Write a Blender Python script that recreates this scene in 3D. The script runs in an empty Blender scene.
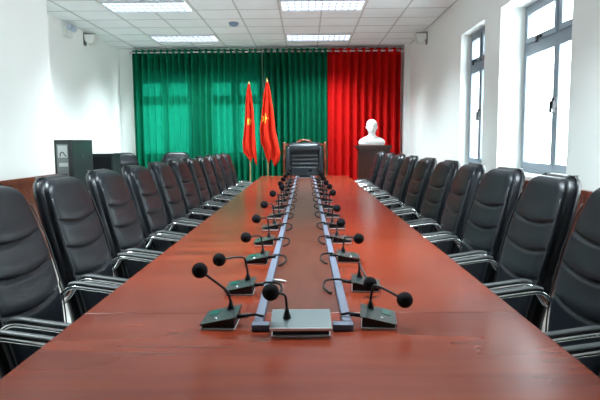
import bpy, bmesh, math, random
from mathutils import Vector, Matrix, Euler
PI = math.pi
random.seed(7)
scn = bpy.context.scene
COL = scn.collection

# ------------------------------------------------------------ camera, world, exposure
FPX = 565.0
cam_d = bpy.data.cameras.new('camera'); cam_d.sensor_width = 36.0; cam_d.lens = 36.0 * FPX / 600.0
cam_d.clip_start = 0.05; cam_d.clip_end = 200
cam = bpy.data.objects.new('camera', cam_d); COL.objects.link(cam)
PITCH = math.atan(58 / FPX); YAW = math.atan(6 / FPX); ROLL = -math.radians(0.4)
rot = Matrix.Rotation(YAW, 4, 'Z') @ Matrix.Rotation(PI / 2 - PITCH, 4, 'X') @ Matrix.Rotation(ROLL, 4, 'Z')
cam.matrix_world = Matrix.Translation((0, 0, 1.35)) @ rot
scn.camera = cam
cam_d.dof.use_dof = False

world = bpy.data.worlds.new('daylight'); scn.world = world; world.use_nodes = True
wn = world.node_tree; wn.nodes.clear()
wo = wn.nodes.new('ShaderNodeOutputWorld'); wb = wn.nodes.new('ShaderNodeBackground')
wb.inputs['Color'].default_value = (0.88, 0.94, 1.0, 1); wb.inputs['Strength'].default_value = 7.6
wn.links.new(wb.outputs[0], wo.inputs[0])

scn.view_settings.view_transform = 'Standard'; scn.view_settings.look = 'None'
scn.view_settings.gamma = 1.0; scn.view_settings.use_curve_mapping = False
scn.view_settings.exposure = 1.0
LAMP = 1.3; LAMP_W = 52.0        # glow of the diffusers, power of each louvred light
try:
    scn.cycles.max_bounces = 10; scn.cycles.diffuse_bounces = 5; scn.cycles.glossy_bounces = 5
    scn.cycles.transmission_bounces = 6; scn.cycles.transparent_max_bounces = 12
    scn.cycles.sample_clamp_indirect = 6.0
    scn.cycles.use_denoising = True
except Exception:
    pass

RW = 2.05      # right wall inner face
LW = -3.73     # left wall inner face (recessed bay)
PW = -3.05     # face of the thicker left wall near the camera
PY = 6.85      # where it ends
BW = 11.52     # back wall inner face
FY = -3.0      # wall behind the camera
CH = 3.23
WIN_R = [(4.47, 6.10, 2.31, 2), (6.62, 7.61, 2.18, 2), (1.75, 3.25, 2.31, 2)]   # y0, y1, frame x; last window is unseen, added to light the near half
WZ0, WZ1 = 1.02, 2.73
WIN_B = [(-3.42, -2.28), (-1.98, -0.86)]
BZ0, BZ1 = 1.03, 2.66

def portal(loc, rot, sx, sy):
    l = bpy.data.lights.new('daylight_portal', 'AREA'); l.shape = 'RECTANGLE'; l.size = sx; l.size_y = sy
    l.cycles.is_portal = True
    o = bpy.data.objects.new('daylight_portal', l); COL.objects.link(o); o.location = loc; o.rotation_euler = rot
for (a, b, fx, n) in WIN_R:
    portal((2.42, (a + b) / 2, (WZ0 + WZ1) / 2), (0, PI / 2, 0), WZ1 - WZ0, b - a)
for (a, b) in WIN_B:
    portal(((a + b) / 2, BW + .3, (BZ0 + BZ1) / 2), (-PI / 2, 0, 0), b - a, BZ1 - BZ0)

# ------------------------------------------------------------ materials
def lin(c):
    return tuple((v / 255 / 12.92) if v / 255 <= 0.04045 else ((v / 255 + 0.055) / 1.055) ** 2.4 for v in c) + (1,)
def mat(name, col, rough=.5, metal=0.0, spec=.5, bump=0, bscale=80, var=0, vscale=6, coat=0, stretch=(1, 1, 1), sheen=0):
    m = bpy.data.materials.new(name); m.use_nodes = True; nt = m.node_tree; b = nt.nodes['Principled BSDF']
    b.inputs['Base Color'].default_value = col; b.inputs['Roughness'].default_value = rough
    b.inputs['Metallic'].default_value = metal; b.inputs['Specular IOR Level'].default_value = spec
    b.inputs['Coat Weight'].default_value = coat; b.inputs['Coat Roughness'].default_value = .08
    tc = nt.nodes.new('ShaderNodeTexCoord'); mp = nt.nodes.new('ShaderNodeMapping'); mp.inputs['Scale'].default_value = stretch
    nt.links.new(tc.outputs['Object'], mp.inputs[0])
    if bump:
        n = nt.nodes.new('ShaderNodeTexNoise'); n.inputs['Scale'].default_value = bscale; n.inputs['Detail'].default_value = 3
        nt.links.new(mp.outputs[0], n.inputs['Vector'])
        bp = nt.nodes.new('ShaderNodeBump'); bp.inputs['Strength'].default_value = bump; bp.inputs['Distance'].default_value = .004
        nt.links.new(n.outputs['Fac'], bp.inputs['Height']); nt.links.new(bp.outputs[0], b.inputs['Normal'])
    if var:
        n = nt.nodes.new('ShaderNodeTexNoise'); n.inputs['Scale'].default_value = vscale; n.inputs['Detail'].default_value = 4
        nt.links.new(mp.outputs[0], n.inputs['Vector'])
        r = nt.nodes.new('ShaderNodeMapRange'); r.inputs['From Min'].default_value = .3; r.inputs['From Max'].default_value = .7
        r.inputs['To Min'].default_value = 1 - var; r.inputs['To Max'].default_value = 1 + var
        nt.links.new(n.outputs['Fac'], r.inputs['Value'])
        mx = nt.nodes.new('ShaderNodeVectorMath'); mx.operation = 'SCALE'; mx.inputs[0].default_value = col[:3]
        nt.links.new(r.outputs[0], mx.inputs['Scale']); nt.links.new(mx.outputs[0], b.inputs['Base Color'])
    return m
def wood(name, c1, c2, rough=.25, coat=.5, grain=(1, 14, 14), scale=3, dist=2.0, spec=.5):
    m = bpy.data.materials.new(name); m.use_nodes = True; nt = m.node_tree; b = nt.nodes['Principled BSDF']
    tc = nt.nodes.new('ShaderNodeTexCoord'); mp = nt.nodes.new('ShaderNodeMapping'); mp.inputs['Scale'].default_value = grain
    nt.links.new(tc.outputs['Object'], mp.inputs[0])
    n = nt.nodes.new('ShaderNodeTexNoise'); n.inputs['Scale'].default_value = scale; n.inputs['Detail'].default_value = 2; n.inputs['Distortion'].default_value = dist
    nt.links.new(mp.outputs[0], n.inputs['Vector'])
    n2 = nt.nodes.new('ShaderNodeTexNoise'); n2.inputs['Scale'].default_value = 1.3; n2.inputs['Detail'].default_value = 2
    nt.links.new(tc.outputs['Object'], n2.inputs['Vector'])
    ad = nt.nodes.new('ShaderNodeMath'); ad.operation = 'MULTIPLY_ADD'; ad.inputs[1].default_value = .5
    nt.links.new(n2.outputs['Fac'], ad.inputs[0]); nt.links.new(n.outputs['Fac'], ad.inputs[2])
    cr = nt.nodes.new('ShaderNodeValToRGB'); e = cr.color_ramp.elements
    e[0].position = .42; e[0].color = c1; e[1].position = 1.02; e[1].color = c2
    nt.links.new(ad.outputs[0], cr.inputs[0]); nt.links.new(cr.outputs[0], b.inputs['Base Color'])
    b.inputs['Roughness'].default_value = rough; b.inputs['Coat Weight'].default_value = coat; b.inputs['Coat Roughness'].default_value = .09
    b.inputs['Specular IOR Level'].default_value = spec
    return m
def cloth(name, col, tcol, tw, see=0.0):
    m = bpy.data.materials.new(name); m.use_nodes = True; nt = m.node_tree; nt.nodes.clear()
    o = nt.nodes.new('ShaderNodeOutputMaterial'); d = nt.nodes.new('ShaderNodeBsdfPrincipled'); t = nt.nodes.new('ShaderNodeBsdfTranslucent')
    d.inputs['Base Color'].default_value = col; d.inputs['Roughness'].default_value = .85; d.inputs['Sheen Weight'].default_value = 0
    d.inputs['Specular IOR Level'].default_value = .12
    t.inputs['Color'].default_value = tcol
    mx = nt.nodes.new('ShaderNodeMixShader'); mx.inputs[0].default_value = tw
    nt.links.new(d.outputs[0], mx.inputs[1]); nt.links.new(t.outputs[0], mx.inputs[2])
    tr = nt.nodes.new('ShaderNodeBsdfTransparent'); tr.inputs[0].default_value = tcol
    m2 = nt.nodes.new('ShaderNodeMixShader'); m2.inputs[0].default_value = see      # light passing between the threads of the weave
    nt.links.new(mx.outputs[0], m2.inputs[1]); nt.links.new(tr.outputs[0], m2.inputs[2]); nt.links.new(m2.outputs[0], o.inputs[0])
    return m
def glass(name):
    m = bpy.data.materials.new(name); m.use_nodes = True; nt = m.node_tree; nt.nodes.clear()
    o = nt.nodes.new('ShaderNodeOutputMaterial'); t = nt.nodes.new('ShaderNodeBsdfTransparent'); g = nt.nodes.new('ShaderNodeBsdfGlossy')
    g.inputs['Roughness'].default_value = .02; t.inputs['Color'].default_value = (.93, .97, .96, 1)
    fr = nt.nodes.new('ShaderNodeLayerWeight'); fr.inputs[0].default_value = .12
    mx = nt.nodes.new('ShaderNodeMixShader')
    mu = nt.nodes.new('ShaderNodeMath'); mu.operation = 'MULTIPLY'; mu.inputs[1].default_value = .3; nt.links.new(fr.outputs['Facing'], mu.inputs[0]); nt.links.new(mu.outputs[0], mx.inputs[0]); nt.links.new(t.outputs[0], mx.inputs[1]); nt.links.new(g.outputs[0], mx.inputs[2]); nt.links.new(mx.outputs[0], o.inputs[0])
    return m
def emit(name, col, s):
    m = bpy.data.materials.new(name); m.use_nodes = True; nt = m.node_tree; nt.nodes.clear()
    o = nt.nodes.new('ShaderNodeOutputMaterial'); e = nt.nodes.new('ShaderNodeEmission')
    e.inputs[0].default_value = col; e.inputs[1].default_value = s; nt.links.new(e.outputs[0], o.inputs[0]); return m

M = dict(
    wall=mat('painted_plaster', (.86, .875, .85, 1), .7, spec=.3, bump=.15, bscale=60),
    ceil=mat('ceiling_tile', (.83, .87, .87, 1), .85, spec=.2, bump=.4, bscale=150, var=.04, vscale=2),
    tbar=mat('ceiling_grid_metal', (.50, .52, .52, 1), .5),
    floor=mat('polished_floor_tile', (.40, .39, .36, 1), .3, var=.1, vscale=3),
    wains=wood('wainscot_wood', (.075, .013, .006, 1), (.19, .040, .016, 1), .35, .3, (14, 14, 1), 2.5, 1.0),
    table=wood('cherry_veneer', (.070, .0075, .0026, 1), (.175, .026, .009, 1), .235, 0, (.5, 3.6, 3.6), 2.4, .25, spec=.26),
    tcen=wood('brown_veneer', (.055, .011, .006, 1), (.095, .024, .013, 1), .28, 0, (9, 2, 9), 2.0, 1.0, spec=.3),
    tedge=wood('cherry_edge', (.09, .016, .009, 1), (.14, .028, .015, 1), .3, .4, (1, 10, 10)),
    podium=wood('dark_red_wood', (.032, .009, .007, 1), (.065, .018, .012, 1), .3, .4, (12, 12, 1)),
    carved=wood('carved_rosewood', (.10, .02, .01, 1), (.22, .05, .02, 1), .25, .5, (10, 10, 2)),
    leather=mat('black_leather', (.0045, .0065, .009, 1), .33, spec=.20, bump=.25, bscale=220),
    leather2=mat('black_leather_side', (.003, .004, .006, 1), .30, spec=.20, bump=.2, bscale=220),
    leather3=mat('soft_black_leather', (.010, .014, .018, 1), .36, spec=.45, bump=.2, bscale=150),
    seam=mat('leather_piping', (.012, .013, .015, 1), .45),
    chrome=mat('chrome', (.82, .84, .86, 1), .12, metal=1),
    pad=mat('armrest_plastic', (.02, .024, .024, 1), .45),
    blackp=mat('black_plastic', (.007, .008, .009, 1), .45, spec=.25),
    rubber=mat('cable_rubber', (.006, .006, .007, 1), .6, spec=.15),
    foam=mat('black_foam', (.008, .008, .009, 1), .95, spec=.1, bump=1.0, bscale=500),
    plate=mat('mic_top_plate', (.06, .078, .078, 1), .25, metal=.6),
    silver=mat('silver_edge', (.75, .78, .80, 1), .25, metal=.6),
    lcd=mat('green_display', (.012, .085, .065, 1), .15),
    alu=mat('cable_trunking', (.095, .108, .145, 1), .5, spec=.15),
    wframe=mat('window_aluminium', (.22, .265, .32, 1), .4, metal=.2),
    handle=mat('window_handle', (.02, .02, .025, 1), .35),
    glass=glass('window_glass'),
    green=cloth('green_curtain_cloth', (.0005, .150, .075, 1), (.01, .45, .27, 1), .10, .032),
    red=cloth('red_curtain_cloth', (.60, .008, .007, 1), (.6, .02, .01, 1), .10),
    flagred=cloth('red_flag_cloth', (.72, .030, .012, 1), (.8, .05, .02, 1), .2),
    gold=mat('yellow_cloth', (.85, .55, .04, 1), .6),
    brass=mat('brass', (.65, .48, .18, 1), .3, metal=.9),
    pole=wood('pole_wood', (.35, .2, .09, 1), (.5, .3, .15, 1), .35, .3, (6, 6, 1)),
    rod=mat('curtain_rod_metal', (.75, .76, .78, 1), .25, metal=.6),
    white=mat('white_plastic', (.72, .74, .70, 1), .5),
    plaster=mat('white_plaster', (.88, .90, .89, 1), .5),
    dark=mat('dark_bracket', (.14, .14, .12, 1), .5),
    rack=mat('rack_metal', (.018, .024, .024, 1), .3, spec=.5),
    rackglass=mat('smoked_glass', (.25, .29, .29, 1), .12),
    detector=mat('detector_plastic', (.20, .27, .38, 1), .5),
    tube=emit('ceiling_tube', (.90, .95, 1.0, 1), LAMP),
    louver=mat('louver_metal', (.55, .62, .74, 1), .3, metal=.5),
    paper=mat('white_plug', (.8, .8, .75, 1), .5),
)

# ------------------------------------------------------------ mesh helpers
class MB:
    def __init__(s): s.v = []; s.f = []
    def add(s, vs, fs):
        n = len(s.v); s.v += [tuple(v) for v in vs]; s.f += [tuple(i + n for i in f) for f in fs]; return s
    def box(s, x0, x1, y0, y1, z0, z1):
        return s.add([(x0, y0, z0), (x1, y0, z0), (x1, y1, z0), (x0, y1, z0), (x0, y0, z1), (x1, y0, z1), (x1, y1, z1), (x0, y1, z1)],
                     [(0, 3, 2, 1), (4, 5, 6, 7), (0, 1, 5, 4), (1, 2, 6, 5), (2, 3, 7, 6), (3, 0, 4, 7)])
    def rbox(s, x0, x1, y0, y1, z0, z1, r=.01, seg=2):
        bm = bmesh.new(); bmesh.ops.create_cube(bm, size=1)
        for v in bm.verts:
            v.co = Vector(((x0 + x1) / 2 + v.co.x * (x1 - x0), (y0 + y1) / 2 + v.co.y * (y1 - y0), (z0 + z1) / 2 + v.co.z * (z1 - z0)))
        bmesh.ops.bevel(bm, geom=bm.edges[:], offset=r, segments=seg, affect='EDGES', profile=.5)
        bm.verts.index_update(); vs = [tuple(v.co) for v in bm.verts]; fs = [[v.index for v in f.verts] for f in bm.faces]; bm.free()
        return s.add(vs, fs)
    def tube(s, pts, r, n=8, close=False, spline=0, flat=1.0):
        P = [Vector(p) for p in pts]
        if spline:
            Q = []
            for i in range(len(P) - 1):
                p0 = P[max(i - 1, 0)]; p1 = P[i]; p2 = P[i + 1]; p3 = P[min(i + 2, len(P) - 1)]
                for k in range(spline):
                    t = k / spline
                    Q.append(.5 * ((2 * p1) + (p2 - p0) * t + (2 * p0 - 5 * p1 + 4 * p2 - p3) * t * t + (3 * p1 - p0 - 3 * p2 + p3) * t ** 3))
            Q.append(P[-1]); P = Q
        N = len(P); vs = []; fs = []
        up = Vector((0, 0, 1)); d0 = (P[1] - P[0]).normalized()
        if abs(d0.dot(up)) > .9: up = Vector((1, 0, 0))
        a = d0.cross(up).normalized()
        for i in range(N):
            if close: d = (P[(i + 1) % N] - P[i - 1]).normalized()
            else: d = (P[min(i + 1, N - 1)] - P[max(i - 1, 0)]).normalized()
            a = (a - d * a.dot(d)).normalized(); b = d.cross(a)
            rr = r[i * (len(r) - 1) // max(N - 1, 1)] if isinstance(r, (list, tuple)) else r
            for k in range(n):
                an = 2 * PI * k / n
                vs.append(P[i] + a * math.cos(an) * rr + b * math.sin(an) * rr * flat)
        for i in range(N if close else N - 1):
            j = (i + 1) % N
            for k in range(n):
                fs.append((i * n + k, i * n + (k + 1) % n, j * n + (k + 1) % n, j * n + k))
        if not close: fs.append(tuple(range(n))[::-1]); fs.append(tuple((N - 1) * n + k for k in range(n)))
        return s.add(vs, fs)
    def lathe(s, prof, c=(0, 0, 0), n=24, sx=1, sy=1):
        vs = []; fs = []
        for (r, z) in prof:
            for k in range(n):
                a = 2 * PI * k / n; vs.append((c[0] + r * math.cos(a) * sx, c[1] + r * math.sin(a) * sy, c[2] + z))
        for i in range(len(prof) - 1):
            for k in range(n): fs.append((i * n + k, i * n + (k + 1) % n, (i + 1) * n + (k + 1) % n, (i + 1) * n + k))
        fs.append(tuple(range(n))[::-1]); fs.append(tuple((len(prof) - 1) * n + k for k in range(n)))
        return s.add(vs, fs)
    def sphere(s, c, r, n=20, sz=1):
        return s.lathe([(max(r * math.sin(PI * i / 12), r * .02), -r * sz * math.cos(PI * i / 12)) for i in range(13)], c, n)
    def extr(s, poly, axis, a, b):
        """poly in the two other axes, extruded along axis from a to b"""
        n = len(poly); vs = []
        for w in (a, b):
            for (p, q) in poly:
                vs.append({'x': (w, p, q), 'y': (p, w, q), 'z': (p, q, w)}[axis])
        fs = [tuple(range(n)), tuple(range(2 * n - 1, n - 1, -1))] + [(i, i + n, (i + 1) % n + n, (i + 1) % n) for i in range(n)]
        return s.add(vs, fs)
    def build(s, name, m, parent=None, smooth=False, angle=None, fix=True):
        me = bpy.data.meshes.new(name); me.from_pydata(s.v, [], s.f); me.update()
        if fix:
            bm = bmesh.new(); bm.from_mesh(me); bmesh.ops.recalc_face_normals(bm, faces=bm.faces[:]); bm.to_mesh(me); bm.free()
        me.materials.append(m)
        if smooth: me.polygons.foreach_set('use_smooth', [True] * len(me.polygons)); 
        if angle: 
            me.polygons.foreach_set('use_smooth', [True] * len(me.polygons))
            try: me.set_sharp_from_angle(angle=math.radians(angle))
            except Exception: pass
        o = bpy.data.objects.new(name, me); COL.objects.link(o)
        if parent: o.parent = parent
        return o
def thing(name, label, cat, loc=(0, 0, 0), rz=0, group=None):
    o = bpy.data.objects.new(name, None); COL.objects.link(o); o.empty_display_size = .1
    o.location = loc; o.rotation_euler = (0, 0, rz); o['label'] = label; o['category'] = cat
    if group: o['group'] = group
    return o
def tag(o, label, cat, group=None):
    o['label'] = label; o['category'] = cat
    if group: o['group'] = group
    return o
def struct(o, label=None):
    o['kind'] = 'structure'
    if label: o['label'] = label
    return o
def dup(root, loc, rz, label, group=None):
    r = root.copy(); COL.objects.link(r); r.location = loc; r.rotation_euler = (0, 0, rz); r['label'] = label
    if group: r['group'] = group
    for ch in list(root.children):
        c = ch.copy(); COL.objects.link(c); c.parent = r
        for g in list(ch.children):
            d = g.copy(); COL.objects.link(d); d.parent = c
    return r

# ------------------------------------------------------------ room shell
def slab_with_holes(mb, axis, a, b, u0, u1, z0, z1, holes):
    """wall slab between a and b on the given axis with rectangular holes (u,u,z,z)"""
    us = sorted({u0, u1} | {h[0] for h in holes} | {h[1] for h in holes})
    zs = sorted({z0, z1} | {h[2] for h in holes} | {h[3] for h in holes})
    for i in range(len(us) - 1):
        for j in range(len(zs) - 1):
            cu = (us[i] + us[i + 1]) / 2; cz = (zs[j] + zs[j + 1]) / 2
            if any(h[0] < cu < h[1] and h[2] < cz < h[3] for h in holes): continue
            if axis == 'x': mb.box(a, b, us[i], us[i + 1], zs[j], zs[j + 1])
            else: mb.box(us[i], us[i + 1], a, b, zs[j], zs[j + 1])
def clean(mb):
    bm = bmesh.new(); me = bpy.data.meshes.new('t'); me.from_pydata(mb.v, [], mb.f); bm.from_mesh(me); bpy.data.meshes.remove(me)
    bmesh.ops.remove_doubles(bm, verts=bm.verts[:], dist=1e-5)
    seen = {}
    for f in bm.faces: seen.setdefault(tuple(sorted(v.index for v in f.verts)), []).append(f)
    dead = [f for fs in seen.values() if len(fs) > 1 for f in fs]
    bmesh.ops.delete(bm, geom=dead, context='FACES')
    bm.verts.index_update()
    r = MB(); r.add([v.co[:] for v in bm.verts], [[v.index for v in f.verts] for f in bm.faces]); bm.free(); return r

struct(MB().box(-3.95, 2.4, FY - .2, BW + .3, -.1, 0).build('floor', M['floor']))
struct(MB().box(-3.95, 2.4, FY - .2, BW + .3, CH, CH + .1).build('ceiling', M['ceil']))
w = MB(); slab_with_holes(w, 'x', RW, 2.38, FY, BW, 0, CH, [(a, b, WZ0, WZ1) for (a, b, fx, n) in WIN_R])
struct(clean(w).build('wall_right', M['wall']))
w = MB(); slab_with_holes(w, 'y', BW, BW + .25, -3.95, 2.38, 0, CH, [(a, b, BZ0, BZ1) for (a, b) in WIN_B])
struct(clean(w).build('wall_back', M['wall']))
struct(MB().box(1.935, RW, 11.24, BW, 0, CH).build('trim_7', M['wall']))
struct(MB().box(-3.95, LW, PY, BW, 0, CH).build('wall_left', M['wall']))
struct(MB().box(-3.95, PW, FY, PY, 0, CH).build('wall_left_thick', M['wall']))
struct(MB().box(-3.95, 2.38, FY - .15, FY, 0, CH).build('wall_front', M['wall']))

def wains_run(name, axis, face, sign, a, b, H=.985):
    """panelling in front of a wall face; sign = direction into the room"""
    mb = MB(); t = .018
    def bx(u0, u1, d0, d1, z0, z1):
        p, q = sorted((face + sign * d0, face + sign * d1))
        if axis == 'x': mb.box(p, q, u0, u1, z0, z1)
        else: mb.box(u0, u1, p, q, z0, z1)
    bx(a, b, 0, .01, 0, H - .02)
    n = max(1, int(round((b - a) / .1))); w_ = (b - a) / n
    for i in range(n): bx(a + i * w_ + .003, a + (i + 1) * w_ - .003, .01, t, .12, H - .045)
    bx(a, b, .01, .026, 0, .12); bx(a, b, .0, .035, H - .045, H)
    return struct(mb.build(name, M['wains']))
wains_run('trim_1', 'x', RW, -1, FY, 11.23)
wains_run('trim_2', 'x', PW, 1, FY, PY)
wains_run('trim_3', 'x', LW, 1, PY + .05, BW - .02)
wains_run('trim_4', 'y', BW, -1, LW + .03, 1.93)
wains_run('trim_5', 'y', PY, 1, LW + .04, PW + .03)

# ceiling grid
g = MB(); X0 = -1.56
k = -4
while X0 + .6 * k < RW:
    x = X0 + .6 * k
    if x > LW: g.box(x - .011, x + .011, FY, BW, CH - .006, CH)
    k += 1
y = 8.26 - .6 * 18
while y < BW:
    if y > FY: g.box(LW, RW, y - .008, y + .008, CH - .004, CH)
    y += .6
struct(g.build('trim_6', M['tbar']))

# ------------------------------------------------------------ windows
def window_unit(name, axis, plane, u0, u1, z0, z1, zt, inn, handles=True):
    """two side-hung sashes under two small top-hung ones. plane = inner face of frame; inn = +1/-1 direction into the room"""
    root = bpy.data.objects.new(name, None); COL.objects.link(root); root['kind'] = 'structure'
    um = (u0 + u1) / 2; root.location = (plane, um, z0) if axis == 'x' else (um, plane, z0)
    ox, oy, oz = root.location
    def bx(mb, a0, a1, d0, d1, q0, q1):
        p, q = sorted((-inn * d0, -inn * d1))
        if axis == 'x': mb.box(p, q, a0 - um, a1 - um, q0 - z0, q1 - z0)
        else: mb.box(a0 - um, a1 - um, p, q, q0 - z0, q1 - z0)
    fr = MB(); F = .05
    bx(fr, u0, u1, 0, .06, z0, z0 + F); bx(fr, u0, u1, 0, .06, z1 - F, z1)
    bx(fr, u0, u0 + F, 0, .06, z0 + F, z1 - F); bx(fr, u1 - F, u1, 0, .06, z0 + F, z1 - F)
    bx(fr, u0 + F, u1 - F, 0, .06, zt - .035, zt + .035); bx(fr, um - .025, um + .025, 0, .06, zt + .035, z1 - F)
    fr.build('window_frame', M['wframe'], root)
    S = .055
    for (a, b) in ((u0 + F, um), (um, u1 - F)):
        for (c, d, kind) in ((z0 + F, zt - .035, 'low'), (zt + .035, z1 - F, 'top')):
            a_, b_ = (a + (.025 if kind == 'top' and a == um else 0)), (b - (.025 if kind == 'top' and b == um else 0))
            sm = MB(); d0, d1 = -.015, .04
            bx(sm, a_ + .003, b_ - .003, d0, d1, c + .003, c + S); bx(sm, a_ + .003, b_ - .003, d0, d1, d - S, d - .003)
            bx(sm, a_ + .003, a_ + S, d0, d1, c + S, d - S); bx(sm, b_ - S, b_ - .003, d0, d1, c + S, d - S)
            so = sm.build('sash', M['wframe'], root)
            gm = MB(); bx(gm, a_ + S, b_ - S, .01, .016, c + S, d - S); gm.build('pane', M['glass'], so)
            if handles:
                h = MB()
                if kind == 'top':
                    mid = (a_ + b_) / 2; bx(h, mid - .05, mid + .05, -.015, -.035, c + .01, c + .035); bx(h, mid - .012, mid + .012, -.035, -.055, c - .03, c + .03)
                else:
                    e = b_ - .035 if b_ <= um else a_ + .035
                    hz = c + (d - c) * .52; bx(h, e - .013, e + .013, -.015, -.03, hz - .05, hz + .05); bx(h, e - .009, e + .009, -.03, -.05, hz - .09, hz + .02)
                h.build('handle', M['handle'], so)
    return root
for i, (a, b, fx, n) in enumerate(WIN_R):
    window_unit('window_%d' % (i + 1), 'x', fx, a, b, WZ0, WZ1, 2.30, -1)  # the last of these is the unseen window added for daylight
for i, (a, b) in enumerate(WIN_B):
    window_unit('window_%d' % (i + 4), 'y', BW + .12, a, b, BZ0, BZ1, 2.21, -1)

# ------------------------------------------------------------ conference table
TC = -.022; TW = .765; TY0, TY1 = -.08, 10.08; TT = .75
tb = thing('conference_table', 'very long cherry veneer conference table with brown centre strip', 'table', (TC, (TY0 + TY1) / 2, 0))
oy = -(TY0 + TY1) / 2
seams = [TY0, 1.945, 3.97, 5.99, 8.03, TY1]
xl, xr = -.13, .15       # inner strip, local
gp = .0007
for i in range(5):
    a, b = seams[i] + oy + gp, seams[i + 1] + oy - gp
    if i == 0:
        MB().rbox(-TW, TW, a, b, TT - .032, TT, .0015).build('tabletop_panel', M['table'], tb)
    else:
        MB().rbox(-TW, xl - gp, a, b, TT - .032, TT, .001).build('tabletop_panel', M['table'], tb)
        MB().rbox(xr + gp, TW, a, b, TT - .032, TT, .001).build('tabletop_panel', M['table'], tb)
        MB().rbox(xl, xr, a, b, TT - .032, TT, .001).build('centre_panel', M['tcen'], tb)
ap = MB(); ap.box(-.42, .42, TY0 + oy + .12, TY1 + oy - .12, TT - .10, TT - .033); ap.build('apron', M['tedge'], tb)
for yy in seams:
    yl = min(max(yy, TY0 + .25), TY1 - .25) + oy
    MB().rbox(-.36, .36, yl - .03, yl + .03, 0, TT - .101, .005).build('leg_panel', M['tedge'], tb)

# ------------------------------------------------------------ meeting chair
def prof_y(z):
    t = max(0, (z - .47) / .73); return -.19 - .18 * t ** 1.45
WP = [(.40, .205), (.52, .232), (.65, .258), (.78, .272), (.90, .272), (1.02, .256), (1.12, .230), (1.20, .204)]
def hw_at(z, inset, z1, rc):
    """half width of the chair back: waisted at the seat, fullest at shoulder-blade height, rounded top corners"""
    w_ = WP[-1][1]
    for i in range(len(WP) - 1):
        if WP[i][0] <= z <= WP[i + 1][0]:
            k = (z - WP[i][0]) / (WP[i + 1][0] - WP[i][0])
            p0, p1, p2, p3 = (WP[max(0, i - 1)][1], WP[i][1], WP[i + 1][1], WP[min(len(WP) - 1, i + 2)][1])
            w_ = .5 * ((2 * p1) + (p2 - p0) * k + (2 * p0 - 5 * p1 + 4 * p2 - p3) * k * k + (3 * p1 - p0 - 3 * p2 + p3) * k ** 3)
    w_ -= inset
    e = (z - (z1 - rc)) / rc
    if e > 0: w_ -= rc * (1 - math.sqrt(max(0, 1 - min(e, 1) ** 2)))
    return max(w_, .02)
def loft_panel(z0, z1, wfun, yfront, yback, nz=40, nx=16):
    """closed shell between a front and a back surface"""
    mb = MB(); vs = []; fs = []
    for side in (0, 1):
        for j in range(nz + 1):
            q = j / nz; q = q if q < .8 else .8 + .2 * math.sin((q - .8) / .2 * PI / 2)
            z = z0 + (z1 - z0) * q; w_ = wfun(z)
            for i in range(nx + 1):
                s = -math.cos(PI * i / nx)
                vs.append((s * w_, (yfront if side == 0 else yback)(s, z), z))
    W = nx + 1; O = W * (nz + 1)
    for j in range(nz):
        for i in range(nx):
            a = j * W + i; fs.append((a, a + 1, a + W + 1, a + W)); fs.append((O + a, O + a + W, O + a + W + 1, O + a + 1))
        for i in (0, nx):
            a = j * W + i; fs.append((a, a + W, O + a + W, O + a))
    for j in (0, nz):
        for i in range(nx): a = j * W + i; fs.append((a, O + a, O + a + 1, a + 1))
    return mb.add(vs, fs)
Z1 = 1.185
shw = lambda z: hw_at(z, 0, Z1, .085)
phw = lambda z: hw_at(z, .017, Z1 - .012, .07)
def edge_round(s, amt): return amt * (1 - min(1, (1 - abs(s)) * 6)) ** 2
def top_round(z, z1, r, amt):
    e = (z - (z1 - r)) / r
    return amt * (1 - math.sqrt(max(0, 1 - max(0, min(1, e)) ** 2)))
def crease(s, z):
    v = 0
    for (zc, dip) in ((.985, .032), (.855, .035), (.72, .035)):
        c = zc - dip * (1 - abs(s) ** 2.2); d = (z - c)
        v += math.exp(-(d / .007) ** 2) * .016 * (1 - abs(s) ** 6)
        v -= .008 * math.exp(-((d - .04) / .035) ** 2) * (1 - s * s)
    return v
shell_f = lambda s, z: prof_y(z) + .004 - edge_round(s, .035) - top_round(z, Z1, .05, .04)
shell_b = lambda s, z: prof_y(z) - .070 - .010 * (1 - s * s) + edge_round(s, .028) + top_round(z, Z1, .05, .03)
panel_f = lambda s, z: prof_y(z) + .030 + .010 * (1 - s * s) - crease(s, z) - edge_round(s, .018) - top_round(z, Z1 - .012, .04, .03)
panel_b = lambda s, z: prof_y(z) - .02
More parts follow.
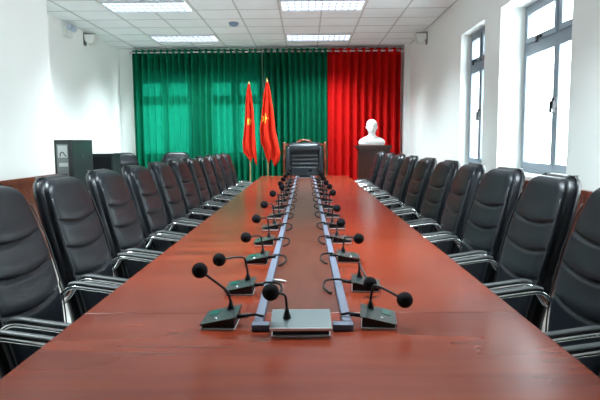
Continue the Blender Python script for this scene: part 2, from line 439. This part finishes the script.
def make_chair(label, group):
    t = thing('office_chair', label, 'chair', group=group)
    back = loft_panel(.42, Z1, shw, shell_f, shell_b).build('backrest', M['leather2'], t, smooth=True)
    loft_panel(.46, Z1 - .012, phw, panel_f, panel_b, nz=150).build('back_cushion', M['leather'], back, smooth=True)
    for sg in (-1, 1):   # piping beside the cushion
        pts = []
        for j in range(26):
            z = .47 + (Z1 - .10 - .47) * j / 25; pts.append((sg * (phw(z) + .004), panel_f(.9, z) - .004, z))
        MB().tube(pts, .0035, 6).build('piping', M['seam'], back, smooth=True)
    # seat
    sm = MB(); n = 18; vs = []; fs = []
    for side in (0, 1):
        for j in range(n + 1):
            for i in range(n + 1):
                u = -math.cos(PI * i / n); v = -math.cos(PI * j / n)
                x = .218 * u * (1 - .04 * v * v); yv = .03 + .235 * v
                e = edge_round(u, .03) + edge_round(v, .03)
                z = (.475 - e + .012 * (1 - u * u) - .01 * v) if side == 0 else .385 + e * .5
                vs.append((x, yv, z))
    W = n + 1; O = W * W
    for j in range(n):
        for i in range(n):
            a = j * W + i; fs.append((a, a + 1, a + W + 1, a + W)); fs.append((O + a, O + a + W, O + a + W + 1, O + a + 1))
        for a, b in ((j * W, (j + 1) * W), (j * W + n, (j + 1) * W + n), (j, j + 1), (n * W + j, n * W + j + 1)):
            fs.append((a, b, O + b, O + a))
    sm.add(vs, fs).build('seat', M['leather'], t, smooth=True)
    for sg in (-1, 1):
        fm = MB()
        for dx in (.248, .284):
            x = sg * dx
            fm.tube([(x, -.262, .585), (x, -.232, .612), (x, -.210, .645), (x, -.190, .677), (x, -.150, .700), (x, -.09, .697), (x, .10, .668), (x, .165, .645), (x, .185, .59), (x, .19, .30), (x, .195, .06), (x, .15, .014), (x, -.25, .014), (x, -.27, .014)], .0085, 8, spline=4)
        fm.tube([(sg * .248, .192, .30), (sg * .284, .192, .30)], .007, 6)
        fm.tube([(sg * .225, -.262, .585), (sg * .288, -.262, .585)], .010, 8)
        fm.build('arm_frame', M['chrome'], t, smooth=True)
        pm = MB(); pts = [(sg * .266, -.165, .708), (sg * .266, -.13, .715), (sg * .266, -.05, .704), (sg * .266, .10, .682), (sg * .266, .135, .672)]
        pm.tube(pts, .021, 10, spline=4, flat=.55); pm.build('armrest', M['pad'], t, smooth=True)
    cb = MB(); cb.tube([(-.284, -.26, .014), (.284, -.26, .014)], .009, 8); cb.tube([(-.248, .192, .30), (-.2, .19, .37), (.2, .19, .37), (.248, .192, .30)], .009, 8)
    cb.build('cross_bar', M['chrome'], t, smooth=True)
    return t
ordl = ['nearest', 'second', 'third', 'fourth', 'fifth', 'sixth', 'seventh', 'eighth', 'ninth', 'tenth', 'eleventh', 'farthest']
LY = [1.58, 2.25, 2.92, 3.59, 4.27, 4.94, 5.62, 6.30, 6.98, 7.66, 8.33, 9.0]
RY = [1.46, 2.13, 2.79, 3.46, 4.18, 4.84, 5.68, 6.55, 7.40, 8.28, 9.2]
RTILT = [0, 0, 0, .05, -.04, .05, .04, .0, .03, 0, 0]
LTILT = [0, 0, 0, .02, .03, 0, -.03, .02, 0, .02, -.02, 0]
first = None
for i, yy in enumerate(LY):
    lab = 'black leather high-back chair, %s from the camera in the left row' % ordl[i]
    if i in (0, 11): lab = 'black leather high-back chair, %s of the left row' % ordl[i]
    if first is None:
        first = make_chair(lab, 'chairs along the left side of the table'); first.location = (-.915, yy, 0); first.rotation_euler = (0, 0, -PI / 2 + LTILT[i])
    else:
        dup(first, (-.915, yy, 0), -PI / 2 + LTILT[i], lab)
ordr = ordl[:10] + ['farthest']
for i, yy in enumerate(RY):
    lab = 'black leather high-back chair, %s from the camera in the right row' % ordr[i]
    if i in (0, 10): lab = 'black leather high-back chair, %s of the right row' % ordr[i]
    dup(first, (.85, yy, 0), PI / 2 + RTILT[i], lab, 'chairs along the right side of the table')
c = dup(first, (-3.02, 9.55, 0), PI + .5, 'black chair with greenish sheen in the corner beside the low black cabinet'); del c['group']
c = dup(first, (-2.28, 9.75, 0), PI + .1, 'black chair with rounded top behind the left row, before the green curtain'); del c['group']

# ------------------------------------------------------------ cable trunking
TR = thing('cable_trunking', 'long pale metal cable channel frame running down the table centre', 'cable channel', (TC, 1.76, TT))
for xs, nm in ((-.158 - TC, 0), (.132 - TC, 1)):
    MB().rbox(xs - .015, xs + .015, .0285, 7.86, .0005, .022, .003).build('rail', M['alu'], TR, angle=40)
MB().rbox(-.155, -.097, -.012, .028, .0005, .021, .003).build('cross_piece', M['alu'], TR, angle=40)
MB().rbox(.106, .172, -.012, .028, .0005, .021, .003).build('cross_piece', M['alu'], TR, angle=40)
MB().rbox(-.151, .169, 7.861, 7.9, .0005, .021, .003).build('cross_piece', M['alu'], TR, angle=40)

# ------------------------------------------------------------ microphones
def mic(y, side, ball, label, group, rz=0, cablez=.0, w_=.116, d_=.150, cx=None, loop=True, long=True, bend=.92):
    """wedge delegate unit; low edge away from the trunking. ball = world position of the foam ball"""
    bx = cx if cx is not None else (-.286 if side < 0 else .262)
    t = thing('table_microphone', label, 'microphone', (bx, y, TT), rz, group)
    s = side
    o, i_ = s * w_ / 2, -s * w_ / 2          # outer (low) and inner (high) edge
    hb = MB(); hb.extr([(o * .92, .004), (i_ * .92, .004), (i_ * .88, .036), (o * .9, .012)], 'y', -d_ / 2 + .006, d_ / 2 - .006)
    hb.build('housing', M['blackp'], t)
    MB().extr([(o * .96, .001), (i_ * .96, .001), (i_ * .96, .004), (o * .96, .004)], 'y', -d_ / 2 - .002, d_ / 2 - .002).build('base_plate', M['silver'], t)
    tp = MB(); tp.extr([(o * 1.03, .0125), (i_, .037), (i_, .041), (o * 1.03, .0165)], 'y', -d_ / 2, d_ / 2)
    tpo = tp.build('top_plate', M['plate'], t)
    def on(u): return .0168 + (.0412 - .0168) * (u - o * 1.03) / (i_ - o * 1.03)
    a, b = o * .75, o * .25
    MB().extr([(a, on(a)), (b, on(b)), (b, on(b) + .0012), (a, on(a) + .0012)], 'y', d_ * .05, d_ * .40).build('display', M['lcd'], t)
    MB().lathe([(.0045, 0), (.0045, .003), (.003, .004)], (o * .2, -d_ * .28, on(o * .2) - .001), 12).build('button', M['silver'], t)
    sx, sy = i_ * .42, d_ * .27; sz = on(sx)
    inv = Matrix.Rotation(-rz, 3, 'Z')
    bl = inv @ (Vector(ball) - Vector((bx, y, TT)))
    MB().lathe([(.013, 0), (.011, .008), (.0065, .022), (.005, .03)], (sx, sy, sz - .001), 16).build('stem_collar', M['blackp'], t, smooth=True)
    hgt = bl.z - sz
    m1 = Vector((sx, sy, sz + max(.035, hgt * bend * .62)))
    dirv = Vector((bl.x - sx, bl.y - sy, 0))
    m1 += dirv * .05; m2 = Vector((sx + dirv.x * .20, sy + dirv.y * .20, sz + max(.055, hgt * bend)))
    if hgt < .07: m2.z = bl.z + .03; m1.z = sz + .06
    gn = MB().tube([(sx, sy, sz + .02), m1, m2, bl], .0046, 8, spline=6).build('gooseneck', M['blackp'], t, smooth=True)
    bs = MB(); bs.sphere((0, 0, 0), .0265, 22); d = (bl - m2).normalized(); q = Vector((0, 0, 1)).rotation_difference(d)
    bs.v = [tuple(q.to_matrix() @ Vector(v) * 1.0 + bl) for v in bs.v]
    bs.build('foam_windscreen', M['foam'], t, smooth=True)
    if loop:
        tx = (-.158 if s < 0 else .132) - bx; inn = -s
        c0 = Vector((i_ * .95, -.02, .026)); MB().tube([c0, (i_ * 1.0 + inn * .036, -.02, .032)], .0075, 8).build('plug', M['blackp'], t, smooth=True)
        e = tx + inn * (.028 if long else -.012)
        path = [(i_ + inn * .025, -.02, .030), (tx - inn * .012, -.02, .034), (tx + inn * .004, -.018, .030), (tx + inn * .016, -.016, .0275)] if not long else [(i_ + inn * .025, -.02, .030), (tx, -.02, .038), (e + inn * .022, -.03, .034), (e + inn * .030, -.065, .016), (e + inn * .008, -.10, .0055), (e - inn * .003, -.115, .0055)]
        MB().tube(path, .0045, 6, spline=5).build('cable', M['rubber'], t, smooth=True)
    return t
LB = [(1.80, (-.352, 1.83, .930)), (2.20, (-.345, 2.20, .888)), (2.76, (-.298, 2.76, .882)), (3.27, (-.290, 3.27, .905)), (3.85, (-.287, 3.85, .925)),
      (4.45, (-.262, 4.45, .945)), (5.05, (-.215, 5.05, .948)), (5.65, (-.255, 5.65, .935)), (6.25, (-.25, 6.25, .94)), (6.85, (-.245, 6.85, .94)), (7.45, (-.235, 7.45, .94)), (8.1, (-.23, 8.1, .95)), (8.75, (-.23, 8.75, .95))]
RB = [(1.80, (.320, 1.80, .836)), (2.24, (.248, 2.16, .80)), (2.79, (.262, 2.79, .868)), (3.33, (.208, 3.33, .872)), (3.90, (.215, 3.90, .89)),
      (4.50, (.215, 4.50, .945)), (5.10, (.215, 5.10, .945)), (5.70, (.205, 5.70, .94)), (6.30, (.20, 6.3, .94)), (6.90, (.20, 6.90, .935)), (7.5, (.20, 7.5, .935)), (8.15, (.195, 8.15, .94)), (8.8, (.19, 8.8, .94))]
nth = ['nearest', 'second', 'third', 'fourth', 'fifth', 'sixth', 'seventh', 'eighth', 'ninth', 'tenth', 'eleventh', 'twelfth', 'farthest']
random.seed(3)
for side, L, nm in ((-1, LB, 'left'), (1, RB, 'right')):
    for i, (yy, bl) in enumerate(L):
        lab = 'black gooseneck conference microphone, %s %s the camera beside the %s cable rail' % (nth[i], 'to' if i in (0,) else 'from', nm)
        mic(yy + (.04 if i == 0 else .05), side, bl, lab, 'microphones along the %s cable rail' % nm, long=i > 0, bend=(.5 if (i == 0 and side < 0) else .95), rz=random.uniform(-.06, .06) + (-.10 if (side > 0 and i < 2) else 0), cx=((-.284, -.266)[i] if i < 2 else -.247) if side < 0 else ((.238, .243)[i] if i < 2 else .213))
# chairman unit
t = thing('table_microphone', 'wide silver-topped microphone unit at the near end between the cable rails', 'microphone', (-.018, 1.755, TT))
MB().extr([(-.055, .006), (.06, .006), (.06, .044), (-.055, .024)], 'x', -.088, .088).build('housing', M['blackp'], t)
MB().box(-.092, .092, -.062, .062, .0005, .0055).build('base_plate', M['silver'], t)
MB().extr([(-.064, .0245), (.064, .046), (.064, .051), (-.064, .0295)], 'x', -.095, .095).build('top_plate', mat('silver_top_plate', (.15, .18, .185, 1), .24, metal=.7), t)
MB().extr([(-.068, .022), (-.064, .022), (-.064, .0305), (-.068, .0305)], 'x', -.097, .097).build('front_edge', M['silver'], t)
MB().lathe([(.014, 0), (.012, .008), (.007, .026), (.005, .034)], (-.045, .005, .039), 16).build('stem_collar', M['blackp'], t, smooth=True)
MB().tube([(-.045, .005, .05), (-.047, .005, .095), (-.055, .003, .118), (-.094, 0, .126)], .0042, 8, spline=6).build('gooseneck', M['blackp'], t, smooth=True)
MB().sphere((-.096, 0, .126), .0275, 22).build('foam_windscreen', M['foam'], t, smooth=True)
f_ = dup(t, (-.02, 9.53, TT), PI, 'silver-topped microphone unit at the far table end facing the carved armchair')
# small white plug on the table
pl = MB(); pl.tube([(-.028, .012, .006), (.018, -.01, .006)], .0055, 8); pl.tube([(.018, -.01, .006), (.03, -.016, .006)], .003, 8)
o = tag(pl.build('cable_plug', M['paper'], smooth=True), 'small white cable plug lying on the brown strip beside the left rail', 'plug'); o.location = (-.118, 2.39, TT)

# ------------------------------------------------------------ chairman's armchair
bc = thing('executive_armchair', 'wide black leather armchair with carved wooden frame at the far table end', 'chair', (-.02, 10.42, 0), PI)
def bhw(z): return .325 - .02 * abs((z - 1.0) / .35) - (.04 * max(0, (z - 1.27) / .07) ** 2)
bf = lambda s, z: .0 + .055 * math.exp(-((z - 1.235) / .085) ** 4) + .05 * (1 - s * s) * .6 - edge_round(s, .05) - top_round(z, 1.345, .05, .05) - sum(.014 * math.exp(-((z - c_) / .010) ** 2) for c_ in (1.115, 1.04, .965, .89)) * (1 - abs(s) ** 4)
bb = lambda s, z: -.09 + edge_round(s, .02) + top_round(z, 1.345, .05, .03)
b_ = loft_panel(.48, 1.345, bhw, bf, bb, nz=80)
b_.v = [(x, y - .26 - .08 * (z - .5), z) for (x, y, z) in b_.v]
b_.build('backrest', M['leather3'], bc, smooth=True)
for sg in (-1, 1):   # side wings
    wg = MB(); pts = [(sg * .285, -.25, .5), (sg * .31, -.255, .8), (sg * .31, -.28, 1.1), (sg * .295, -.31, 1.25)]
    wg.tube(pts, [.04, .045, .045, .04, .03], 12, spline=6); wg.build('wing', M['leather3'], bc, smooth=True)
    ps = MB(); prof = [(.03, 0), (.03, .5), (.024, .6), (.034, .68), (.022, .75), (.026, .95), (.036, 1.02), (.022, 1.08), (.03, 1.2), (.034, 1.25), (.02, 1.29), (.028, 1.325), (.008, 1.355)]
    ps.lathe(prof, (sg * .385, -.33, 0), 14); ps.build('carved_post', M['carved'], bc, smooth=True)
    ar = MB(); ar.tube([(sg * .385, -.32, .66), (sg * .39, -.1, .69), (sg * .39, .15, .68), (sg * .39, .24, .64), (sg * .39, .25, .58)], .03, 10, spline=5)
    ar.tube([(sg * .36, .2, 0), (sg * .36, .22, .3), (sg * .39, .2, .66)], .028, 10, spline=4); ar.build('arm', M['carved'], bc, smooth=True)
cr = MB(); cr.tube([(-.16, -.335, 1.335), (-.10, -.335, 1.355), (0, -.335, 1.385), (.10, -.335, 1.355), (.16, -.335, 1.335)], [.012, .018, .024, .018, .012], 10, spline=5)
for k in range(7):
    x = -.13 + .26 * k / 6; cr.sphere((x, -.335, 1.365 + .03 * math.cos(x * 9)), .014, 10)
cr.build('carved_crest', M['carved'], bc, smooth=True)
MB().box(-.385, .385, -.385, -.36, 1.28, 1.325).build('top_rail', M['carved'], bc)
MB().rbox(-.32, .32, -.22, .28, .33, .49, .04, 4).build('seat', M['leather3'], bc, smooth=True)
MB().rbox(-.36, .36, -.30, .25, .26, .33, .01).build('seat_rail', M['carved'], bc)

# ------------------------------------------------------------ curtains
def curtain(x0, x1, m, pitch, label, phase=0, flat=None):
    t = thing('curtain', label, 'curtain', ((x0 + x1) / 2, 11.36, 0))
    nx = int((x1 - x0) / .0075); nz = 26; vs = []; fs = []; xc = (x0 + x1) / 2; rr = random.Random(int(x0 * 100))
    ph = [rr.uniform(-.5, .5) for _ in range(8)]
    for j in range(nz + 1):
        z = .03 + (3.175 - .03) * j / nz
        for i in range(nx + 1):
            x = x0 + (x1 - x0) * i / nx; u = (x - x0) / pitch * 2 * PI + phase
            wob = (1 - z / 3.2) * .5
            u2 = u + wob * (.5 * math.sin(x * 5.1 + ph[0]) + .35 * math.sin(x * 11 + ph[1] + z))
            amp = .085 * (1 + .15 * math.sin(x * 7 + ph[2]))
            y_ = amp * math.sin(u2) + .010 * math.sin(2 * u2 + ph[3]) * (1 - z / 3.2) + .008 * math.sin(x * 3 + z * 1.5)
            vs.append((x - xc + .006 * math.sin(u2 * 2) , y_, z))
    W = nx + 1
    for j in range(nz):
        for i in range(nx): a = j * W + i; fs.append((a, a + 1, a + W + 1, a + W))
    MB().add(vs, fs).build('curtain_cloth', m, t, smooth=True, fix=False)
    k = 0; e = MB()
    n = int((x1 - x0) / pitch * 2)
    for q in range(n + 1):
        x = x0 + ((q * PI - phase) / (2 * PI)) * pitch
        if x0 + .02 < x < x1 - .02:
            pts = [(x - xc, .024 * math.cos(a), 3.125 + .024 * math.sin(a)) for a in [2 * PI * r / 12 for r in range(12)]]
            e.tube(pts, .004, 5, close=True)
    if e.v: e.build('grommets', M['rod'], t, smooth=True)
    return t
curtain(-3.42, -2.161, M['green'], .122, 'green pleated curtain, leftmost panel in the far left corner')
curtain(-2.159, -.851, M['green'], .122, 'green pleated curtain panel behind the red flags, second from the left')
curtain(-.849, .439, M['green'], .118, 'dark green pleated curtain panel behind the carved armchair', 1.0)
curtain(.441, 1.875, M['red'], .150, 'bright red pleated curtain panel behind the white bust')
rd = MB(); rd.tube([(-3.45, 0, 0), (1.91, 0, 0)], .018, 10)
for x in (-3.45, 1.905): rd.sphere((x, 0, 0), .025, 12)
for x in (-3.40, -2.16, -.85, .44, 1.90): rd.box(x - .008, x + .008, 0, .159, -.008, .008)
rdo = tag(rd.build('curtain_rod', M['rod'], smooth=False), 'silver curtain rod threaded through the green and red curtains', 'curtain rod'); rdo.location = (0, 11.36, 3.125)

# ------------------------------------------------------------ flags
def flag(px, y, ztop, outline, label, emblem):
    """outline: list of (z, left dx, right dx) relative to pole; cloth hangs in folds"""
    t = thing('flag', label, 'flag', (px, y, 0))
    MB().lathe([(.16, 0), (.16, .02), (.10, .04), (.03, .07), (.02, .12)], n=24).build('stand_base', M['brass'], t, smooth=True)
    MB().tube([(0, 0, .05), (0, 0, ztop - .03)], .013, 10).build('pole', M['pole'], t, smooth=True)
    MB().lathe([(.012, 0), (.024, .012), (.026, .03), (.012, .045), (.014, .06), (.003, .10)], (0, 0, ztop - .06), 12).build('finial', M['brass'], t, smooth=True)
    def at(z):
        for a, b in zip(outline, outline[1:]):
            if b[0] <= z <= a[0]:
                k = (a[0] - z) / (a[0] - b[0]); k2 = k * k * (3 - 2 * k) * .5 + k * .5
                return a[1] + (b[1] - a[1]) * k2, a[2] + (b[2] - a[2]) * k2
        return outline[-1][1:]
    zt, zb = outline[0][0], outline[-1][0]
    def surf(u, v, off=0):
        z = zt + (zb - zt) * v; l, r = at(z)
        x = l + (r - l) * u; w_ = r - l
        yy = -.035 - .30 * w_ * (.5 + .5 * math.cos(u * PI * 4.2 + .6 + v * 1.2)) - off
        zz = z + (.05 * math.sin(u * PI * 1.5) - .10 * abs(u - .45)) * v * v
        return (x, yy, zz)
    NU, NV = 28, 40; vs = [surf(i / NU, j / NV) for j in range(NV + 1) for i in range(NU + 1)]; W = NU + 1
    fs = [(j * W + i, j * W + i + 1, (j + 1) * W + i + 1, (j + 1) * W + i) for j in range(NV) for i in range(NU)]
    co = MB().add(vs, fs).build('flag_cloth', M['flagred'], t, smooth=True, fix=False)
    so = co.modifiers.new('s', 'SOLIDIFY'); so.thickness = .004
    # emblem polygons (u, v) triangulated, subdivided and laid on the folds
    for poly in emblem:
        bm = bmesh.new(); f = bm.faces.new([bm.verts.new((p[0], p[1], 0)) for p in poly])
        bmesh.ops.triangulate(bm, faces=[f]); bmesh.ops.subdivide_edges(bm, edges=bm.edges[:], cuts=3, use_grid_fill=True)
        for v in bm.verts: v.co = Vector(surf(v.co.x, v.co.y, .006))
        me = bpy.data.meshes.new('emblem'); bm.to_mesh(me); bm.free(); me.materials.append(M['gold'])
        e = bpy.data.objects.new('emblem', me); COL.objects.link(e); e.parent = co
        s2 = e.modifiers.new('s', 'SOLIDIFY'); s2.thickness = .002; s2.offset = 0
    return t
star = []
for k in range(10):
    r = 1 if k % 2 == 0 else .42; a = -PI / 2 + k * PI / 5 + .3
    star.append((.25 + .34 * r * math.cos(a), .455 + .075 * r * math.sin(a)))
sick = [(.42 + .24 * math.cos(a), .50 + .045 * math.sin(a)) for a in [(-2.0 + 3.9 * i / 10) for i in range(11)]] + \
       [(.38 + .19 * math.cos(a), .50 + .032 * math.sin(a)) for a in [(1.9 - 3.9 * i / 10) for i in range(11)]]
ham = [(.30, .545), (.36, .55), (.62, .475), (.70, .485), (.72, .462), (.50, .452), (.52, .468)]
flag(-1.06, 10.8, 2.46, [(2.44, -.02, .02), (2.2, -.055, .055), (1.9, -.075, .085), (1.6, -.10, .10), (1.35, -.135, .115), (1.2, -.12, .125), (1.1, -.04, .13), (1.02, .02, .13)],
     'red flag with yellow hammer and sickle, left of the two on poles', [sick, ham])
flag(-.72, 10.8, 2.52, [(2.46, -.02, .03), (2.2, -.07, .08), (1.9, -.10, .12), (1.6, -.14, .15), (1.4, -.13, .20), (1.2, -.06, .24), (1.1, -.03, .22), (.99, .02, .13)],
     'red flag with yellow star, right of the two on poles', [star])

# ------------------------------------------------------------ podium and bust
pd = thing('podium', 'dark red wooden podium standing before the red curtain', 'podium', (1.285, 10.85, 0))
MB().rbox(-.29, .29, -.20, .20, .08, 1.195, .006).build('body', M['podium'], pd)
MB().rbox(-.33, .33, -.24, .24, 1.235, 1.28, .008).build('top', M['podium'], pd)
MB().rbox(-.31, .31, -.22, .22, 1.195, 1.235, .008).build('moulding', M['podium'], pd)
MB().rbox(-.32, .32, -.23, .23, 0, .08, .008).build('plinth', M['podium'], pd)
MB().rbox(-.22, .22, -.212, -.2, .2, 1.05, .005).build('front_panel', M['podium'], pd)
bu = MB(); n = 40; rings = []
# (z, half width, half depth, y centre, squareness)
S = [(0, .235, .10, 0, 3), (.03, .250, .115, 0, 3), (.07, .252, .12, 0, 2.8), (.105, .228, .112, 0, 2.5), (.135, .175, .105, .0, 2.3), (.160, .118, .092, .0, 2.1), (.180, .080, .076, .0, 2), (.20, .066, .066, -.002, 2), (.222, .064, .070, -.012, 2),
     (.238, .072, .085, -.020, 2), (.262, .088, .100, -.018, 2.1), (.295, .102, .110, -.010, 2.1), (.33, .112, .116, -.004, 2.1), (.365, .118, .120, 0, 2.1), (.40, .118, .121, .003, 2.1), (.43, .110, .115, .005, 2), (.458, .090, .096, .006, 2), (.478, .058, .063, .006, 2), (.488, .02, .024, .006, 2)]
def interp(z):
    for a, b in zip(S, S[1:]):
        if a[0] <= z <= b[0]:
            k = (z - a[0]) / (b[0] - a[0]); return [a[i] + (b[i] - a[i]) * k for i in range(5)]
    return S[-1]
vs = []; fs = []; NZ = 90
for j in range(NZ + 1):
    z = .488 * (j / NZ if j < NZ * .9 else (.9 + .1 * math.sin((j / NZ - .9) / .1 * PI / 2)))
    _, rx, ry, yc, e = interp(z)
    if z > .2: rx *= 1 - .15 * min(1, (z - .2) / .05)
    for k in range(n):
        a = 2 * PI * k / n - PI / 2; ca, sa = math.cos(a), math.sin(a)
        x = rx * math.copysign(abs(ca) ** (2 / e), ca); y_ = yc + ry * math.copysign(abs(sa) ** (2 / e), sa)
        if sa < -.2 and z > .225:      # the face looks towards the camera (-y)
            g1 = lambda cx, cz, wx, wz: math.exp(-((x - cx) / wx) ** 2 - ((z - cz) / wz) ** 2)
            y_ -= .030 * g1(0, .318, .012, .022) + .012 * g1(0, .345, .010, .025)         # nose
            y_ += .012 * (g1(-.040, .352, .022, .012) + g1(.040, .352, .022, .012))        # eye sockets
            y_ -= .008 * g1(0, .374, .06, .010)                                            # brow
            y_ -= .010 * g1(0, .282, .030, .012) + .018 * g1(0, .245, .020, .022)          # lips, beard
            y_ += .006 * g1(0, .289, .02, .003)
        if z < .13 and sa < -.3: y_ += .012 * math.exp(-(x / .02) ** 2) * math.sin(min(1, z / .13) * PI)
        vs.append((x, y_, z))
for j in range(NZ):
    for k in range(n): fs.append((j * n + k, j * n + (k + 1) % n, (j + 1) * n + (k + 1) % n, (j + 1) * n + k))
fs.append(tuple(range(n))); fs.append(tuple(NZ * n + k for k in range(n)))
bu.add(vs, fs)
bust = thing('bust', 'white plaster bust of a man on the dark podium', 'bust', (1.255, 10.80, 1.2805))
bu.build('figure', M['plaster'], bust, smooth=True)
for sg in (-1, 1):
    MB().lathe([(.003, -.03), (.012, -.024), (.016, 0), (.015, .018), (.004, .028)], (sg * .101, .012, .335), 10, sx=.6, sy=1.2).build('ear', M['plaster'], bust, smooth=True)
MB().extr([(-.06, .165), (-.01, .118), (-.045, .10)], 'y', -.112, -.09).build('collar', M['plaster'], bust)
MB().extr([(.06, .165), (.01, .118), (.045, .10)], 'y', -.112, -.09).build('collar', M['plaster'], bust)

# ------------------------------------------------------------ things along the left wall
rk = thing('server_rack', 'tall black equipment cabinet with glazed door by the left wall', 'cabinet', (-3.40, 7.86, 0))
MB().rbox(-.30, .30, -.34, .36, .06, 1.40, .004).build('body', M['rack'], rk)
MB().box(-.27, .27, -.30, .32, 0, .06).build('plinth', M['rack'], rk)
dr = MB(); dr.box(-.295, .085, -.362, -.341, .08, 1.385); dr.box(.245, .295, -.362, -.341, .08, 1.385); dr.box(.085, .245, -.362, -.341, 1.345, 1.385); dr.box(.085, .245, -.362, -.341, .08, .14)
dro = dr.build('door', M['rack'], rk)
MB().box(.085, .245, -.352, -.345, .14, 1.345).build('door_glass', M['rackglass'], dro)
MB().box(.262, .278, -.385, -.362, .75, .90).build('handle', M['silver'], dro)
pale = mat('pale_plate', (.6, .65, .64, 1), .4)
MB().rbox(.105, .232, -.361, -.3525, 1.165, 1.325, .002).build('pale_panel', pale, rk)  # pale flat plates set on the front of the door glass
MB().rbox(.115, .235, -.361, -.3525, 1.045, 1.095, .002).build('pale_panel', pale, rk)
MB().tube([(.135, -.364, 1.18), (.145, -.364, 1.225), (.175, -.364, 1.235), (.20, -.364, 1.20), (.222, -.364, 1.18)], .006, 6, spline=4).build('cable', M['blackp'], rk)
lk = MB(); lk.lathe([(.008, 0), (.008, .008)], n=10); lo = lk.build('side_lock', M['silver'], rk); lo.location = (.30, 0, 1.18); lo.rotation_euler = (0, PI / 2, 0)
bx_ = thing('low_cabinet', 'lower black cabinet behind the tall equipment cabinet', 'cabinet', (-3.28, 8.85, 0))
MB().rbox(-.32, .32, -.20, .18, .0, 1.17, .004).build('body', M['rack'], bx_)
MB().rbox(-.33, .33, -.21, .19, 1.171, 1.19, .004).build('top', M['rack'], bx_)
MB().box(-.30, .30, -.212, -.201, .06, 1.14).build('door', M['blackp'], bx_)

def wall_speaker(loc, side, label):
    t = thing('wall_speaker', label, 'speaker', loc)
    s = side     # +1: mounted on the right wall
    MB().box(s * .0, s * .012, -.05, .05, -.11, .10).build('wall_plate', M['dark'], t)
    MB().extr([(-s * .17, .085), (s * .0, .10), (s * .0, .075), (-s * .17, .07)], 'y', -.02, .02).build('bracket', M['dark'], t)
    b = MB(); pr = [(-.10, .065), (.09, .065), (.10, -.02), (.05, -.095), (-.03, -.105), (-.09, -.04)]
    b.extr([(x * .95 - s * .10, z) for x, z in pr], 'y', -.07, .07); b.build('housing', M['white'], t)
    MB().extr([(x * .78 - s * .10, z * .78) for x, z in pr], 'y', -.078, -.0705).build('grille', M['plaster'], t)
    return t
wall_speaker((LW + .012, 9.75, 3.11), -1, 'white wall speaker high on the left wall')
wall_speaker((RW - .012, 9.75, 3.08), 1, 'white wall speaker high on the right wall')
el = thing('emergency_light', 'white twin-head emergency light high on the left wall', 'lamp', (LW, 8.98, 3.10))
MB().rbox(.001, .07, -.12, .12, -.10, .05, .01).build('housing', M['white'], el)
for dy in (-.08, .08):
    l_ = MB(); l_.lathe([(.02, 0), (.05, .02), (.055, .06), (.045, .07)], n=16); lo = l_.build('lamp_head', M['louver'], el, smooth=True); lo.location = (.07, dy, .06); lo.rotation_euler = (0, PI / 2 + .5, 0)
sd = thing('smoke_detector', 'small bluish grey round detector on the ceiling', 'detector', (-1.125, 9.15, CH - .001))
MB().lathe([(.03, -.055), (.06, -.045), (.075, -.02), (.08, 0)], n=24).build('housing', M['detector'], sd, smooth=True)

# ------------------------------------------------------------ ceiling lights
def troffer(x0, y0, label, base=None):
    t = thing('ceiling_light', label, 'ceiling light', (x0 + .6, y0 + .3, CH), 0, 'recessed louvred ceiling lights')
    f = MB(); f.box(-.59, .59, -.29, -.262, -.012, -.0065); f.box(-.59, .59, .262, .29, -.012, -.0065); f.box(-.59, -.562, -.262, .262, -.012, -.0065); f.box(.562, .59, -.262, .262, -.012, -.0065)
    f.build('frame', M['white'], t)
    MB().box(-.562, .562, -.262, .262, -.010, -.0068).build('diffuser', M['tube'], t)
    l_ = MB()
    for k in range(1, 12): x = -.562 + 1.124 * k / 12; l_.box(x - .004, x + .004, -.262, .262, -.034, -.0102)
    for yy in (-.262, -.09, .09, .262): l_.box(-.562, .562, yy - .004, yy + .004, -.034, -.0102)
    l_.build('louver', M['louver'], t)
    ld = bpy.data.lights.new('lamp', 'AREA'); ld.shape = 'RECTANGLE'; ld.size = 1.1; ld.size_y = .5; ld.energy = LAMP_W; ld.spread = math.radians(120); ld.color = (.80, .94, 1.0)
    lo = bpy.data.objects.new('lamp', ld); COL.objects.link(lo); lo.parent = t; lo.location = (0, 0, -.036)
    return t
t0 = troffer(-2.76, 10.05, 'louvred ceiling light in the far left, nearest the green curtain')
dup(t0, (-2.16, 7.96, CH), 0, 'louvred ceiling light cut by the top frame edge on the left')
dup(t0, (.24, 10.35, CH), 0, 'louvred ceiling light above the far table end, nearest the red curtain')
dup(t0, (.24, 7.96, CH), 0, 'louvred ceiling light cut by the top frame edge above the table')
for yy in (3.16,):  # extra row out of view, added to light the near half
    for xx in (-2.16, .24): 
        dup(t0, (xx, yy, CH), 0, 'unseen louvred ceiling light added to brighten the near half of the room', 'unseen ceiling lights added for the near half')
